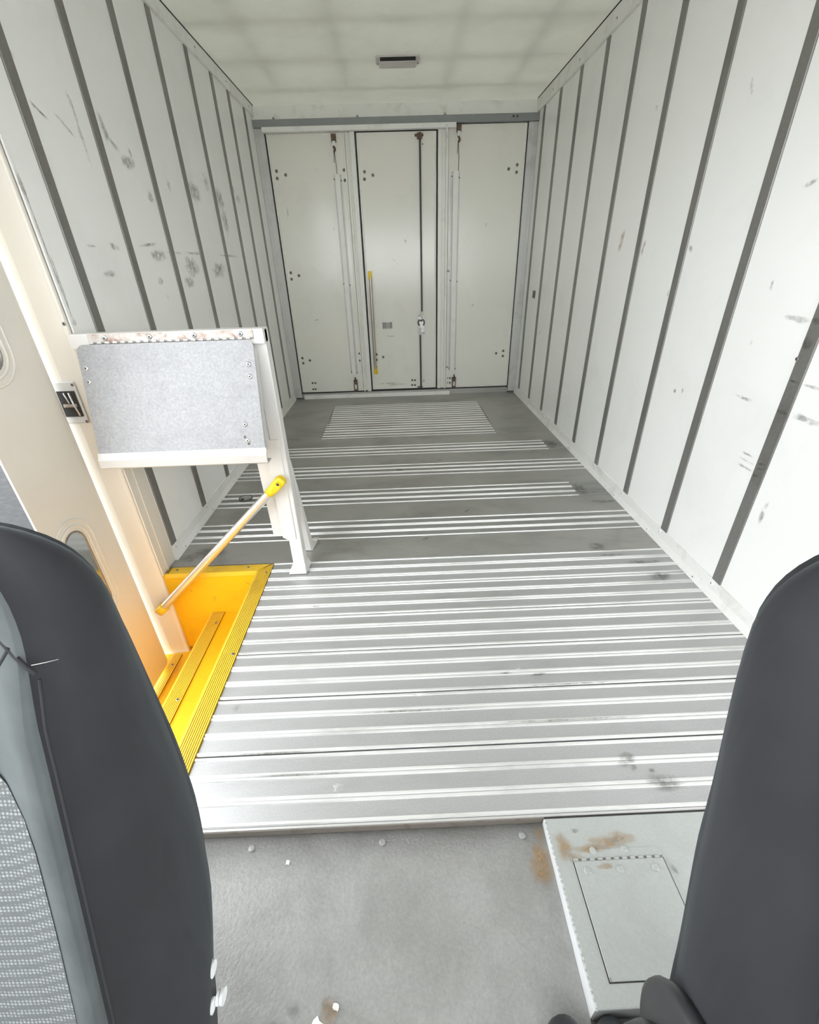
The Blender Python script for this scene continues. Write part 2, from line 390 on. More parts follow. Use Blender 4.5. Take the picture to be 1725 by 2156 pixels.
for s, xa, xb in ((-1, XL, -.968), (1, 1.083, XR)):
    b = MB(); b.box(xa, xb, 4.405, 4.50, .012, 2.083)
    p = b.build('frame_post', 'post', wb, .004, 1)
    b = MB(); m_ = (xa+xb)/2+s*.012; b.box(m_-.004, m_+.004, 4.401, 4.406, .02, 2.08); b.build('post_bead', 'post', p)
    b = MB(); xe = xb if s < 0 else xa; b.box(xe-.002 if s < 0 else xe-.006, xe+.006 if s < 0 else xe+.002, 4.416, 4.44, .04, 2.083); b.build('weather_seal', 'gap', wb)

# corner trims
def top_trim(name, X, s, z0, y0, label):
    b = MB(); b.prism([(X-s*.004, z0), (X-s*.012, z0+.004), (X-s*.015, H-.006), (X, H-.006), (X+s*.004, z0)], 'y', y0, 4.43)
    o = tag(b.build(name, 'trim'), label, kind='structure')
    sl = MB(); sl.box(min(X, X-s*.017), max(X, X-s*.017), y0, 4.43, H-.006, H-.0005); sl.build('sealant_line', 'seam', o)
    for k in range(8):
        y = y0+.25+k*.5
        if y < 4.4: inst('screw', SC, o, (X-s*.013, y, z0+.035), (0, -s*PI/2, 0))
    return o
top_trim('trim_1', XR, 1, 2.137, .3, 'white cove trim along the top of the right wall')
top_trim('trim_2', XL, -1, 2.154, 1.56, 'white cove trim along the top of the left wall')
def low_trim(name, X, s, y0, ylist, label):
    b = MB(); b.prism([(X-s*.004, .0005), (X-s*.016, .0008), (X-s*.006, .030), (X-s*.005, .071), (X+s*.004, .074), (X+s*.004, .0005)], 'y', y0, 4.40)
    o = tag(b.build(name, 'trim'), label, kind='structure')
    for y, zz in ylist:
        if zz > .03: inst('bolt', BOLT, o, (X-s*.0055, y, zz), FACE_XN if s > 0 else FACE_XP)
        else: inst('bolt', BOLT, o, (X-s*.0115, y, .015), (0, -s*(PI/2-.32), 0))
    return o
low_trim('trim_3', XR, 1, .30, [(1.373, .01), (1.283, .055), (1.737, .01), (1.655, .055), (2.089, .01), (2.032, .055), (2.20, .01), (2.442, .01), (2.411, .055), (2.815, .01), (3.0, .055), (3.159, .01), (3.354, .01), (3.4, .055), (3.7, .01), (4.0, .055)],
         'white bolted kick trim along the foot of the right wall')
low_trim('trim_4', XL, -1, 1.655, [(1.682, .055), (1.745, .01), (2.054, .055), (2.097, .01), (2.436, .055), (2.457, .01), (2.82, .01), (3.2, .01)],
         'white bolted kick trim along the foot of the left wall')

# ------------------------------------------------------------------ setting: cargo floor of planks
fb = MB(); fb.box(-.58, XR+.02, .560, 1.60, -.045, -.028); fb.box(XL, XR+.02, 1.60, LEN+.02, -.045, -.028)
fl = tag(fb.build('floor', 'seam'), 'ribbed aluminium plank floor of the cargo box', kind='structure')
PW = .1766
def ridge(b, x0, x1, y, wd, h=.0032):
    b.prism([(y-wd/2-.002, 0.), (y-wd/2, h), (y+wd/2, h), (y+wd/2+.002, 0.)], 'x', x0, x1)
def plank(y0, y1, x0, x1, ribs, mat='alu', xe=None, dbl=False):
    b = MB(); b.box(x0, x1, y0+.002, y1-.002, -.028, 0.)
    if ribs:
        b.mi = 1; xr = xe if xe else x1
        for k in range(4):
            y = y0 + (y1-y0)*k/3
            if k == 0: ridge(b, x0, xr, y+.0075, .006)
            elif k == 3: ridge(b, x0, xr, y-.0075, .006)
            else: ridge(b, x0, xr, y-.0055, .005); ridge(b, x0, xr, y+.0055, .005)
        if xe:
            b.mi = 0
            for k in range(4):
                y = y0 + (y1-y0)*k/3 + (.0075 if k == 0 else -.0075 if k == 3 else 0)
                ridge(b, xe, x1, y, .008, .0018)
    return b.build('plank', [mat, 'ridge'], fl)
for k in range(15):
    y0 = .543+PW*k; y1 = y0+PW
    ribbed = k < 6 or k % 2 == 1
    x0 = -.579 if k < 5 else (XL+.001)
    if k == 5:
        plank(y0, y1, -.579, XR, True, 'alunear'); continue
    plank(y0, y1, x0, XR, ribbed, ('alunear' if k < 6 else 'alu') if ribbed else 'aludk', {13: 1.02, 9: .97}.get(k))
yA = .543+PW*15
for k in range(5):
    y0 = yA+.012+PW*k*1.02; y1 = y0+PW*1.02
    plank(y0, y1, -.608, .728, True, 'alu')
y1 = yA+.012+PW*1.02*5
for x0, x1 in ((XL+.001, -.611), (.731, XR)):
    b = MB(); b.box(x0, x1, yA+.002, y1, -.028, .0005); b.build('side_plate', 'aludk', fl)
b = MB(); b.box(-.609, .729, yA+.001, yA+.011, -.028, 0); b.build('joint_strip', 'aludk', fl)
b = MB(); b.box(XL+.001, XR, y1+.002, LEN+.02, -.028, 0); b.build('rear_plate', 'aludk', fl)
b = MB(); b.box(-.579, XR, .5385, .5435, -.010, .001); b.build('edge_strip', 'traylip', fl)
b = MB(); b.box(.300, XR, .5345, .5385, -.050, -.002); b.build('edge_gap', 'seam', fl)
marks('floor_stains', 'dirtmark', fl, 'z', .0042, [(.87, 1.63, .05, .035, 0), (.90, 1.56, .07, .012, 0), (1.0, 1.50, .08, .018, 0), (1.03, 1.40, .06, .03, 0), (.62, .60, .05, .03, 0), (.55, .66, .03, .02, 20),
    (1.06, 2.93, .05, .09, 0), (1.0, 2.20, .05, .09, 0), (1.08, 2.05, .10, .02, 0), (-.518, .865, .013, .015, 0), (-.90, 1.70, .10, .05, 0), (-.98, 1.66, .05, .04, 0), (.40, .94, .03, .008, 5), (.30, .95, .025, .006, 0),
    (.60, .63, .010, .008, 0), (.56, .64, .012, .008, 40), (.10, 1.75, .03, .01, 30), (.33, 2.0, .025, .008, 40), (-.35, 1.30, .02, .006, 0), (.0, .83, .25, .004, 0), (.45, .78, .25, .005, 0), (-.40, .72, .18, .005, 0),
    (.5, .90, .2, .004, 0), (-.3, .66, .2, .004, 0), (.25, 2.70, .03, .012, 0), (-.02, 2.56, .03, .02, 0), (.42, 4.20, .03, .012, -20), (.30, 3.95, .06, .012, 0), (-.60, 3.7, .01, .4, 2), (.728, 3.68, .008, .42, 0), (-.83, 3.21, .22, .008, 0), (.95, 3.21, .18, .006, 0)])
marks('floor_scrapes', 'shine', fl, 'z', .0040, [(.343, .968, .012, .008, 0), (-.19, .624, .016, .014, 0), (.02, .885, .02, .01, 0)])
# round tie-down ring recess at the left
b = MB(); b.lathe((-.896, 2.246, .0), (0, 0, 1), [(.036, .0034), (.0365, .0045), (.0335, .0045), (.033, .0034), (0, .0034)], 24); b.mi = 1
b.lathe((-.912, 2.235, .0036), (0, 0, 1), [(.008, 0), (.008, .003), (0, .003)], 10); o = b.build('tie_down_cup', ['aludk', 'rodmetal'], fl)
b = MB(); b.tube([(-.896+.036*math.cos(a), 2.246+.036*math.sin(a), .0045) for a in [2*PI*k/28 for k in range(28)]], .0022, 6, True); b.build('cup_rim', 'rodmetal', o)

# ------------------------------------------------------------------ setting: cab floor and raised box
CZ = -.055
def fz(y): return -.022-(.536-y)*.0825          # cab floor dips slightly towards the front
b = MB(); b.box(-.575, .2975, -.6, .552, CZ-.03, CZ); b.box(.2975, XR+.05, -.6, .552, CZ-.03, CZ-.001)
cf = tag(b.build('floor_cab', 'cabpaint'), 'grey painted steel floor of the cab', kind='structure')
b = MB(); b.box(-.575, .300, .5365, .5395, CZ, -.002); b.build('riser', 'grime', cf)
b = MB(); b.prism([(.536, CZ), (.536, -.022), (.44, -.0305), (.34, -.0390), (.24, -.0470), (.12, -.0545), (.12, CZ)], 'x', -.575, .2970)
for i in range(7): b.sm[i] = i in (1, 2, 3, 4)
o = b.build('riveted_flange', 'cabpaint', cf)
for x in (-.377, -.078, .245): inst('rivet', PAN, o, (x, .513, fz(.513)-.0003))
b = MB(); b.box(-.14, .20, .222, .226, CZ, fz(.224)+.001); b.build('floor_seam', 'cabpaint', cf)
for x in (-.10, .155): inst('rivet', PAN, cf, (x, .216, fz(.216)-.0005))
marks('floor_dirt', 'dirtmark', cf, 'z', fz(.27)+.002, [(-.27, .24, .012, .014, 50), (-.17, .262, .022, .02, 0), (-.235, .26, .012, .014, 60)], .4)
marks('rust_streaks', 'rustmark', cf, 'z', fz(.515)+.0022, [(.283, .515, .012, .022, 0)], .7)
b = MB(); b.blob((.272, .455, fz(.455)+.0012), (1, 0, 0), (0, .9966, .0823), .028, .045, 5); tag(b.build('rust_streaks', 'rustmark', cf), kind='stuff')
marks('edge_dirt', 'dirtmark', cf, 'z', -.0235, [(-.3, .533, .28, .010, 0), (.12, .533, .22, .010, 0), (-.05, .53, .3, .006, 0)], .9)
marks('rust_patches', 'rustmark', cf, 'z', fz(.255)+.0026, [(-.17, .255, .02, .025, 0)], .7)

fbx = empty('floor_box', (.65, .38, CZ)); tag(fbx, 'grey raised metal box with hinged hatch beside right seat', 'housing')
b = MB(); b.box(.300, XR-.03, .232, .5345, CZ, 0); b.build('box_top', 'boxpaint', fbx, .0025, 2)
b = MB(); b.box(.2975, .3005, .233, .534, CZ, -.002); b.build('box_side', 'boxside', fbx)
b = MB()
for k in range(30):
    y = .234+.01*k; b.lathe((.3005, y+random.uniform(-.002, .002), -.001), (0, 0, 1), [(.0024+random.uniform(0, .0012), 0), (.0015, .0014), (0, .002)], 7)
tag(b.build('weld_bead', 'boxpaint', fbx), kind='stuff')
hx0, hx1, hy0, hy1 = .337, .530, .265, .448
b = MB(); b.box(hx0-.0018, hx1+.0018, hy0-.0018, hy1+.001, .0003, .0006); b.build('hatch_gap', 'seam', fbx)
b = MB(); b.box(hx0, hx1, hy0, hy1, .0007, .0022); ht = b.build('hatch', 'boxpaint', fbx, .0008, 1)
for x in (.36, .43, .505): inst('rivet', PBX, ht, (x, .430, .002))
b = MB(); b.box(.334, .532, .452, .468, .0003, .0020); hg = b.build('hinge', 'boxpaint', fbx)
for k in range(11):
    x = .337+.0176*k; b = MB(); b.cyl((x, .450, .0025), (x+.0095, .450, .0025), .0032, 8); b.build('hinge_knuckle', 'boxpaint', hg)
b = MB(); b.box(.336, .530, .4478, .4522, .0004, .0012); b.build('hinge_gap', 'steel', hg)
for x in (.385, .455): inst('rivet', PBX, hg, (x, .466, .001))
marks('rust_patches', 'rustmark', fbx, 'z', .0031, [(.325, .475, .02, .035, 0), (.42, .48, .05, .016, 0), (.455, .488, .035, .016, 0), (.38, .470, .05, .010, 0), (.345, .455, .02, .012, 0), (.40, .436, .02, .007, 0)], .85)
marks('dark_scratches', 'dirtmark', fbx, 'z', .0032, [(.338, .267, .004, .006, 30), (.36, .505, .01, .006, 0), (.54, .43, .006, .02, 20)])

# ------------------------------------------------------------------ rear doors
def hook(parent, x, z0, z1, yb=4.405, top=True):
    b = MB(); b.box(x-.018, x+.018, yb-.012, yb+.012, z0 if not top else z1-.05, z1 if not top else z1); b.mi = 1
    if top: b.box(x-.013, x+.013, yb-.016, yb-.01, z1-.078, z1-.045); b.mi = 0; b.tube([(x-.005, yb-.012, z1-.075), (x+.006, yb-.012, z1-.095), (x-.004, yb-.012, z1-.112)], .008, 7)
    else: b.box(x-.010, x+.010, yb-.018, yb-.011, z0+.02, z1-.04); b.mi = 0; b.tube([(x-.004, yb-.012, z1-.005), (x+.003, yb-.012, z1+.012), (x-.003, yb-.012, z1+.028)], .007, 7)
    return b.build('cable_anchor', ['rust', 'zinc'], parent)
def cover(parent, x0, x1, z0, z1):
    b = MB(); b.prism([(x0-.012, 4.4185), (x0-.012, 4.416), (x0, 4.416), (x0+.002, 4.396), (x1-.002, 4.396), (x1, 4.416), (x1+.012, 4.416), (x1+.012, 4.4185)], 'z', z0, z1)
    for i in range(8):
        if i in (0, 1, 2, 4, 5, 6): b.m[i] = 1  # flanges and sides in darker grey, painting the shaded edges of the cover
    o = b.build('cable_cover', ['rearstile', 'post'], parent)
    for z in (z0+.02, (z0+z1)/2, z1-.03):
        inst('screw', SC, o, (x0-.007, 4.416, z), FACE_Y); inst('screw', SC, o, (x1+.007, 4.416, z-.01), FACE_Y)
    return o
def rdoor(name, x0, x1, z0, z1, label):
    b = MB(); b.box(x0, x1, 4.419, 4.45, z0, z1); d = tag(b.build(name, 'rear', None, .003, 1), label, kind='structure')
    b = MB(); b.box(x0+.002, x0+.016, 4.414, 4.4195, z0+.01, z1-.005); b.build('edge_bead', 'rearstile', d, .002, 1)
    b = MB(); b.box(x1-.016, x1-.002, 4.414, 4.4195, z0+.01, z1-.005); b.build('edge_bead', 'rearstile', d, .002, 1)
    b = MB(); b.box(x0+.018, x1-.018, 4.414, 4.4195, z0+.002, z0+.020); b.build('bottom_rail', 'rearstile', d, .002, 1)
    return d
D1 = rdoor('door_1', -.960, -.352, .062, 2.052, 'left white rear door panel with vertical cable cover')
D2 = rdoor('door_2', -.262, .366, .068, 2.046, 'middle white rear door panel with yellow-ended grab bar')
D3 = rdoor('door_3', .462, 1.077, .062, 2.080, 'right white rear door panel with cable cover')
def stile(d, xs, z0, z1):
    xs = list(xs)
    b = MB(); b.box(xs[0], xs[3], 4.424, 4.45, z0, z1); o = b.build('stile', 'rearstile', d)
    for a, c_, yy in ((xs[0], xs[1], 4.411), (xs[2], xs[3], 4.402)):
        b = MB(); b.box(a, c_, yy, 4.425, z0, z1); b.build('stile_bead', 'rearstile', o, .002, 1)
stile(D1, (-.350, -.332, -.312, -.274), .058, 2.05)
stile(D3, (.378, .412, .440, .460), .062, 2.075)
for x, zt in ((-.2675, 2.05), (.3715, 2.05)):
    b = MB(); b.box(x-.0045, x+.0045, 4.417, 4.45, .05, zt); b.build('door_seal', 'gap', wb)
b = MB(); b.box(-.968, 1.083, 4.424, 4.46, -.02, .050); b.build('threshold', 'aludk', wb)
b = MB(); b.box(-.968, 1.083, 4.422, 4.46, .050, .063); b.build('bottom_seal', 'gap', wb)
cover(D1, -.452, -.410, .228, 1.788); cover(D3, .498, .545, .232, 1.786)
hook(D1, -.436, 1.955, 2.038); hook(D3, .540, 1.969, 2.078); hook(D1, -.425, .066, .17, top=False); hook(D3, .541, .066, .165, top=False)
for d, x, z0, z1 in ((D1, -.436, 1.785, 1.935), (D3, .538, 1.785, 1.97)):
    b = MB(); b.tube([(x-.003, 4.398, z1), (x+.004, 4.398, (z0+z1)/2), (x+.004, 4.404, z0)], .0022, 6); b.tube([(x-.004, 4.396, z1), (x-.010, 4.396, z1-.075)], .0018, 6); b.build('cable', 'rodmetal', d)
riv = [(-0.914, 1.821), (-0.845, 1.795), (-0.916, 1.774), (-0.374, 1.816), (-0.373, 1.749), (-0.213, 1.801), (-0.217, 1.753), (-0.147, 1.777), (0.95, 1.793), (1.017, 1.818), (1.016, 1.77), (-0.913, 1.107), (-0.845, 1.084), (-0.914, 1.058), (-0.916, 0.39), (-0.848, 0.366), (-0.914, 0.343), (-0.367, 0.415), (-0.367, 0.35), (-0.143, 0.375), (-.205, .40), (-.207, .352), (0.947, 0.375), (1.014, 0.396), (1.014, 0.348), (0.471, 0.262), (0.471, 1.083)]
for x, z in riv: inst('rivet', RV, D1 if x < -.27 else D2 if x < .37 else D3, (x, 4.4185, z), FACE_Y)
for x, z in [(-0.85, 0.153), (-0.823, 0.152), (-0.851, 0.092), (-0.828, 0.092), (0.131, 0.148), (0.158, 0.147), (0.13, 0.1), (0.157, 0.099), (0.476, 0.156), (0.504, 0.155), (0.476, 0.112), (0.504, 0.111)]:
    inst('rivet', RVS, D1 if x < -.27 else D2 if x < .37 else D3, (x, 4.4185, z), FACE_Y)
# lock rod on the middle door
b = MB(); b.cyl((.235, 4.404, .73), (.235, 4.404, 2.035), .0075, 10); b.build('lock_rod', 'rodmetal', D2)
b = MB(); b.cyl((.217, 4.404, .072), (.217, 4.404, .578), .0075, 10); b.build('lock_rod', 'rodmetal', D2)
b = MB(); b.box(.198, .262, 4.412, 4.4195, .572, .735); b.mi = 0; b.box(.208, .255, 4.398, 4.413, .592, .715); lk = b.build('lock_case', 'zinc', D2, .002, 1)
b = MB()
b.tube([(.206+.016*math.cos(a)+.008, 4.394, .672+.022*math.sin(a)) for a in [PI*(.3+.12*k) for k in range(11)]], .006, 7)
b.tube([(.240+.014*math.cos(a), 4.394, .672+.024*math.sin(a)) for a in [PI*(.9-.12*k) for k in range(12)]], .006, 7); b.build('latch_cam', 'rodmetal', lk)
b = MB(); b.cyl((.235, 4.402, .70), (.235, 4.402, .765), .010, 10); b.cyl((.217, 4.402, .565), (.217, 4.402, .63), .010, 10); b.build('rod_clevis', 'zinc', lk)
for x, z in ((.21, .727), (.25, .58)): inst('screw', SC, lk, (x, 4.412, z), FACE_Y)
b = MB(); b.prism([(.184, .082), (.24, .15), (.25, .15), (.25, .14), (.20, .082)], 'y', 4.412, 4.4195); b.mi = 1; b.box(.180, .232, 4.396, 4.413, .078, .088); b.build('rod_guide', ['zinc', 'rodmetal'], D2)
b = MB(); b.box(.195, .262, 4.398, 4.4195, 2.012, 2.024); b.box(.212, .252, 4.392, 4.4195, 1.995, 2.03); b.build('rod_guide', 'rust', D2)
inst('screw', SC, D2, (.256, 4.4185, 1.965), FACE_Y); inst('screw', SC, D2, (.247, 4.412, .14), FACE_Y)
# yellow-ended grab bar on the middle door
b = MB(); b.cyl((-.222, 4.392, .27), (-.218, 4.392, 1.05), .0125, 12); gb = b.build('grab_bar', 'tubedull', D2); gb['label'] = 'slim steel grab bar with yellow ends'
for z, sgn in ((1.06, 1), (.262, -1)):
    b = MB(); b.box(-.236, -.204, 4.384, 4.4195, min(z-sgn*.03, z+sgn*.04), max(z-sgn*.03, z+sgn*.04)); e = b.build('end_cap', 'ycap', gb, .004, 2)
# barcode label
b = MB(); b.box(-.135, -.037, 4.4178, 4.4188, .615, .692); st = b.build('sticker', 'label', D2); st['label'] = 'worn barcode sticker'
bb = MB(); rr = random.Random(5); x = -.131
while x < -.044:
    wd = rr.choice((.0025, .0035, .0055))
    bb.box(x, x+wd, 4.4170, 4.4179, .625+rr.uniform(0, .006), .684-rr.uniform(0, .006)); x += wd+rr.choice((.0025, .004))
bb.build('barcode', 'bars', st)
marks('scuff_marks', 'scuff', D2, 'y', 4.4183, [(-.10, .125, .14, .008, 0), (-.02, .11, .12, .006, 3), (.10, 1.32, .01, .02, 20), (.0, 1.175, .07, .0025, -42), (-.06, .56, .05, .01, 0)])
marks('scuff_marks', 'scuff', D1, 'y', 4.4183, [(-.74, .72, .03, .006, 10), (-.87, 1.55, .008, .05, 0), (-.50, 1.42, .006, .01, 0), (-.6, .075, .25, .008, 0)])
marks('scuff_marks', 'scuff', D3, 'y', 4.4183, [(.70, .80, .014, .02, -40), (.79, 1.42, .008, .02, 0), (.75, .072, .25, .006, 0)])
# upper track and lower sill bar
b = MB(); b.box(-.975, .516, 4.372, 4.420, 2.051, 2.084); o = tag(b.build('trim_5', 'trim', None, .004, 2), 'white rail above the left and middle rear doors', kind='structure')
b = MB(); b.box(.436, .448, 4.362, 4.372, 1.99, 2.07); b.build('rail_stop', 'zinc', o)
b = MB(); b.box(-.945, .50, 4.385, 4.424, .0005, .038); tag(b.build('trim_6', 'trim', None, .004, 2), 'white sill bar on the floor below the rear doors', kind='structure')

# ------------------------------------------------------------------ ceiling lamp
lp = empty('ceiling_lamp', (.067, 3.65, H)); tag(lp, 'slim rectangular ceiling lamp with a black front edge', 'lamp')
def rrect(x0, x1, y0, y1, r, n=5):
    o_ = []
    for cx, cy, a0 in ((x1-r, y1-r, 0), (x0+r, y1-r, 90), (x0+r, y0+r, 180), (x1-r, y0+r, 270)):
        for k in range(n+1):
            a = math.radians(a0+90*k/n); o_.append((cx+r*math.cos(a), cy+r*math.sin(a)))
    return o_
b = MB(); b.prism(rrect(-.066, .200, 3.592, 3.705, .02), 'z', H-.010, H); b.build('lamp_base', 'lens', lp)
b = MB(); b.prism(rrect(-.046, .178, 3.60, 3.694, .012), 'z', H-.030, H-.009); b.build('lamp_lens', 'lens', lp, .004, 2)
b = MB(); b.box(-.040, .172, 3.589, 3.600, H-.024, H-.010); b.build('lamp_slot', 'lampblack', lp)
for x in (-.057, .190): inst('screw', SC, lp, (x, 3.69, H-.010), (PI, 0, 0))

# ------------------------------------------------------------------ side doorway: jamb, sliding door, step well
b = MB(); b.prism([(XL-.004, 1.533), (XL-.004, 1.551), (-1.30, 1.551), (-1.30, 1.533), (-1.20, 1.522), (-1.12, 1.522), (-1.06, 1.533)], 'z', -.445, 2.15)
jb = tag(b.build('wall_jamb', 'cream', None, .006, 2), 'cream painted door pillar behind the yellow steps', kind='structure')
b = MB(); b.box(XL-.003, XL+.004, 1.536, 1.655, .0, .925); b.box(XL-.09, XL-.0035, 1.552, 1.655, -.02, .925); sp = b.build('pillar_side', 'cream', jb, .003, 1)
b = MB(); b.box(XL+.003, XL+.008, 1.575, 1.583, .0, .92); b.build('pillar_bead', 'cream', sp, .002, 1)
b = MB(); b.box(-1.165, -1.083, 1.5165, 1.523, .684, .825); lt = b.build('latch_plate', 'post', jb, .004, 2); lt['label'] = 'metal latch striker let into the pillar'
b = MB(); b.box(-1.150, -1.090, 1.5145, 1.518, .708, .795); b.build('latch_opening', 'seam', lt)
b = MB(); b.box(-1.14, -1.098, 1.509, 1.5145, .742, .752); b.build('latch_bar', 'hinge', lt)
b = MB(); b.tube([(-1.108, 1.511, .79), (-1.104, 1.509, .75), (-1.098, 1.511, .712)], .003, 6); b.tube([(-1.125, 1.511, .79), (-1.119, 1.511, .755)], .0025, 6); b.build('latch_spring', 'zinc', lt)
for x, z in ((-1.088, .69), (-1.089, .815)): inst('screw', SC, lt, (x, 1.5165, z), FACE_Y)
inst('screw', SC, jb, (-1.05, 1.531, 1.0), FACE_Y)
marks('sealant_cracks', 'dirtmark', wl, 'x', XL+.0007, [(1.563, 1.25, .004, .22, 0), (1.566, 1.08, .005, .10, 2), (1.560, 1.36, .010, .04, 0), (1.568, 1.0, .014, .012, 0), (1.572, 1.12, .003, .1, 0)])

# sliding door, pushed back; rear edge rolled
prof = [(-1.10, 1.152), (-1.10, 1.42)] + [(-1.158+.058*math.cos(a), 1.42+.070*math.sin(a)) for a in [PI/2*k/10 for k in range(1, 11)]] + [(-1.165, 1.49), (-1.165, 1.42), (-1.106, 1.40), (-1.106, 1.152)]
b = MB(); n0 = len(prof)
b.prism(prof[::-1], 'z', -.415, 2.12)
for i in range(len(b.f)):
    if len(b.f[i]) == 4: b.sm[i] = True
sd = tag(b.build('door_4', 'cream'), 'cream sliding side door pushed back against the pillar', kind='structure')
md = sd.modifiers.new('edge', 'EDGE_SPLIT'); md.split_angle = math.radians(30)
def stadium(y0, y1, z0, z1, ins, x, n=12):
    r = (y1-y0)/2-ins; yc = (y0+y1)/2; za = z0+ins+r; zb = z1-ins-r
    pts = [(x, yc+r*math.cos(a), zb+r*math.sin(a)) for a in [PI*k/n for k in range(n+1)]]
    pts += [(x, yc+r*math.cos(a), za+r*math.sin(a)) for a in [PI+PI*k/n for k in range(n+1)]]
    return pts
for z0, z1 in ((.02, .432), (.868, 1.28)):
    b = MB(); b.tube(stadium(1.172, 1.346, z0, z1, .0, -1.099), .004, 7, True)
    hd = b.build('handle_surround', 'cream', sd)
    b = MB(); b.prism([(p[1], p[2]) for p in stadium(1.172, 1.346, z0, z1, .002, 0)], 'x', -1.101, -1.0985); b.build('handle_plate', 'cream', hd)
    b = MB(); b.tube(stadium(1.172, 1.346, z0, z1, .022, -1.098), .0045, 7, True); b.build('handle_ridge', 'cream', hd)
    b = MB(); b.tube(stadium(1.172, 1.346, z0, z1, .040, -1.098), .0035, 7, True); b.build('handle_rim', 'steel', hd)
    b = MB(); b.prism([(p[1], p[2]) for p in stadium(1.172, 1.346, z0, z1, .041, 0)], 'x', -1.099, -1.0978); b.build('handle_cup', 'chrome', hd)

sw = empty('step_well', (-.8, 1.05, -.44)); tag(sw, 'bright yellow step well with ribbed nosings at the side doorway', 'steps')
YB, YF = 1.546, .46
b = MB(); b.box(-1.30, -.58, YB, YB+.004, -.45, -.001); b.build('back_wall', 'yellow', sw)
b = MB(); b.box(-1.30, -.58, YF-.004, YF, -.45, -.001); b.build('front_wall', 'yellow', sw)
b = MB(); b.box(-.639, -.635, YF, YB, -.222, -.001); b.build('riser', 'yellow', sw)
b = MB(); b.box(-.884, -.635, YF, YB, -.228, -.222); b.build('tread', 'yellow', sw)
b = MB(); b.box(-.884, -.880, YF, YB, -.445, -.224); b.build('riser', 'yellow', sw)
b = MB(); b.box(-1.30, -.880, YF, YB, -.450, -.444); b.build('tread', 'yellow', sw)
def nosing(name, x0, x1, y0, y1, z, along, grooves, mitre=None, lip=.014):
    """flat ribbed edging; raised ribs separated by darker grooves"""
    b = MB(); b.mi = 1
    if mitre: b.prism(mitre, 'z', z, z+.0035)
    else: b.box(x0, x1, y0, y1, z, z+.0035)
    return b
def nos_y(x0, x1, y0, y1, z, n, cutL=0.):
    """nosing running along Y"""
    b = MB(); b.mi = 1; b.box(x0, x1, y0, y1-cutL, z, z+.003); b.mi = 0
    wd = (x1-x0)/n
    for k in range(n):
        a = x0+wd*k+.0011; c_ = x0+wd*(k+1)-.0011
        # mitre: outer side (larger x) reaches further back
        ya = y1-cutL*(1-(a-x0)/(x1-x0)); yb = y1-cutL*(1-(c_-x0)/(x1-x0))
        b.hexa([(a, y0, z+.003), (c_, y0, z+.003), (c_, yb, z+.003), (a, ya, z+.003), (a, y0, z+.0055), (c_, y0, z+.0055), (c_, yb, z+.0055), (a, ya, z+.0055)])
    b.box(x0-.004, x0+.001, y0, y1-cutL, z-.016, z+.0055)
    return b.build('nosing', ['yellowrib', 'ydark'], sw)
n1 = nos_y(-.637, -.580, YF, 1.589, .0005, 9, .043)
n2 = nos_y(-.886, -.830, YF, YB-.001, -.2220, 9)
n3 = nos_y(-1.112, -1.072, YF, 1.515, -.444, 5)
b = MB(); b.mi = 1; b.prism([(-1.036, 1.546), (-.637, 1.546), (-.594, 1.589), (-1.036, 1.589)], 'z', .0005, .0035); b.mi = 0
for k in range(7):
    ya = 1.546+.0061*k+.0006; yb = 1.546+.0061*(k+1)-.0006
    b.hexa([(-1.02, ya, .0035), (-.640+(ya-1.546), ya, .0035), (-.640+(yb-1.546), yb, .0035), (-1.02, yb, .0035), (-1.02, ya, .006), (-.640+(ya-1.546), ya, .006), (-.640+(yb-1.546), yb, .006), (-1.02, yb, .006)])
b.box(-1.036, -.637, 1.542, 1.547, -.016, .006)
n4 = b.build('nosing', ['yellowrib', 'ydark'], sw)
for p, q in (((-.993, 1.571, .006), n4), ((-.685, 1.571, .006), n4), ((-.596, 1.527, .006), n1), ((-.593, 1.075, .006), n1), ((-.593, .62, .006), n1), ((-.845, 1.472, -.2165), n2), ((-.845, 1.081, -.2165), n2), ((-1.09, 1.451, -.4385), n3)):
    inst('screw', SC, q, p)
marks('scuff_marks', 'dirtmark', sw, 'y', YB-.0005, [(-.86, -.14, .008, .016, -15), (-.70, -.06, .025, .003, -30), (-.95, -.09, .006, .008, 0), (-1.04, -.43, .03, .012, 0)])

# ------------------------------------------------------------------ folding shelf on its white stand
fs = empty('folding_shelf', (-.45, 1.545, 0)); tag(fs, 'fold-down metal tray hinged on a white steel stand', 'shelf')
b = MB(); b.box(-.4725, -.4235, 1.516, 1.566, .0465, .970); post = b.build('post', 'white', fs, .004, 2)
b = MB(); b.hexa([(-.498, 1.508, .004), (-.422, 1.508, .004), (-.413, 1.590, .004), (-.489, 1.590, .004), (-.4745, 1.514, .052), (-.4215, 1.514, .052), (-.4215, 1.568, .052), (-.4745, 1.568, .052)]); b.build('foot', 'white', fs, .002, 1)
b = MB(); b.box(-1.036, -.4235, 1.500, 1.548, .925, .9715); b.build('top_rail', 'white', fs, .004, 2)
b = MB(); b.prism([(-.545, .925), (-.4715, .925), (-.4715, .180), (-.490, .187), (-.532, .189)], 'y', 1.526, 1.531); b.build('side_plate', 'white', fs, .0015, 1)
b = MB(); b.hexa([(-.492, 1.512, .187), (-.4725, 1.512, .175), (-.4725, 1.517, .175), (-.492, 1.527, .187), (-.492, 1.512, .92), (-.4725, 1.512, .92), (-.4725, 1.517, .92), (-.492, 1.527, .92)]); b.build('angle_iron', 'white', fs)
b = MB(); b.box(-.4735, -.440, 1.512, 1.5165, .176, .60); b.build('lap_plate', 'white', fs, .001, 1)
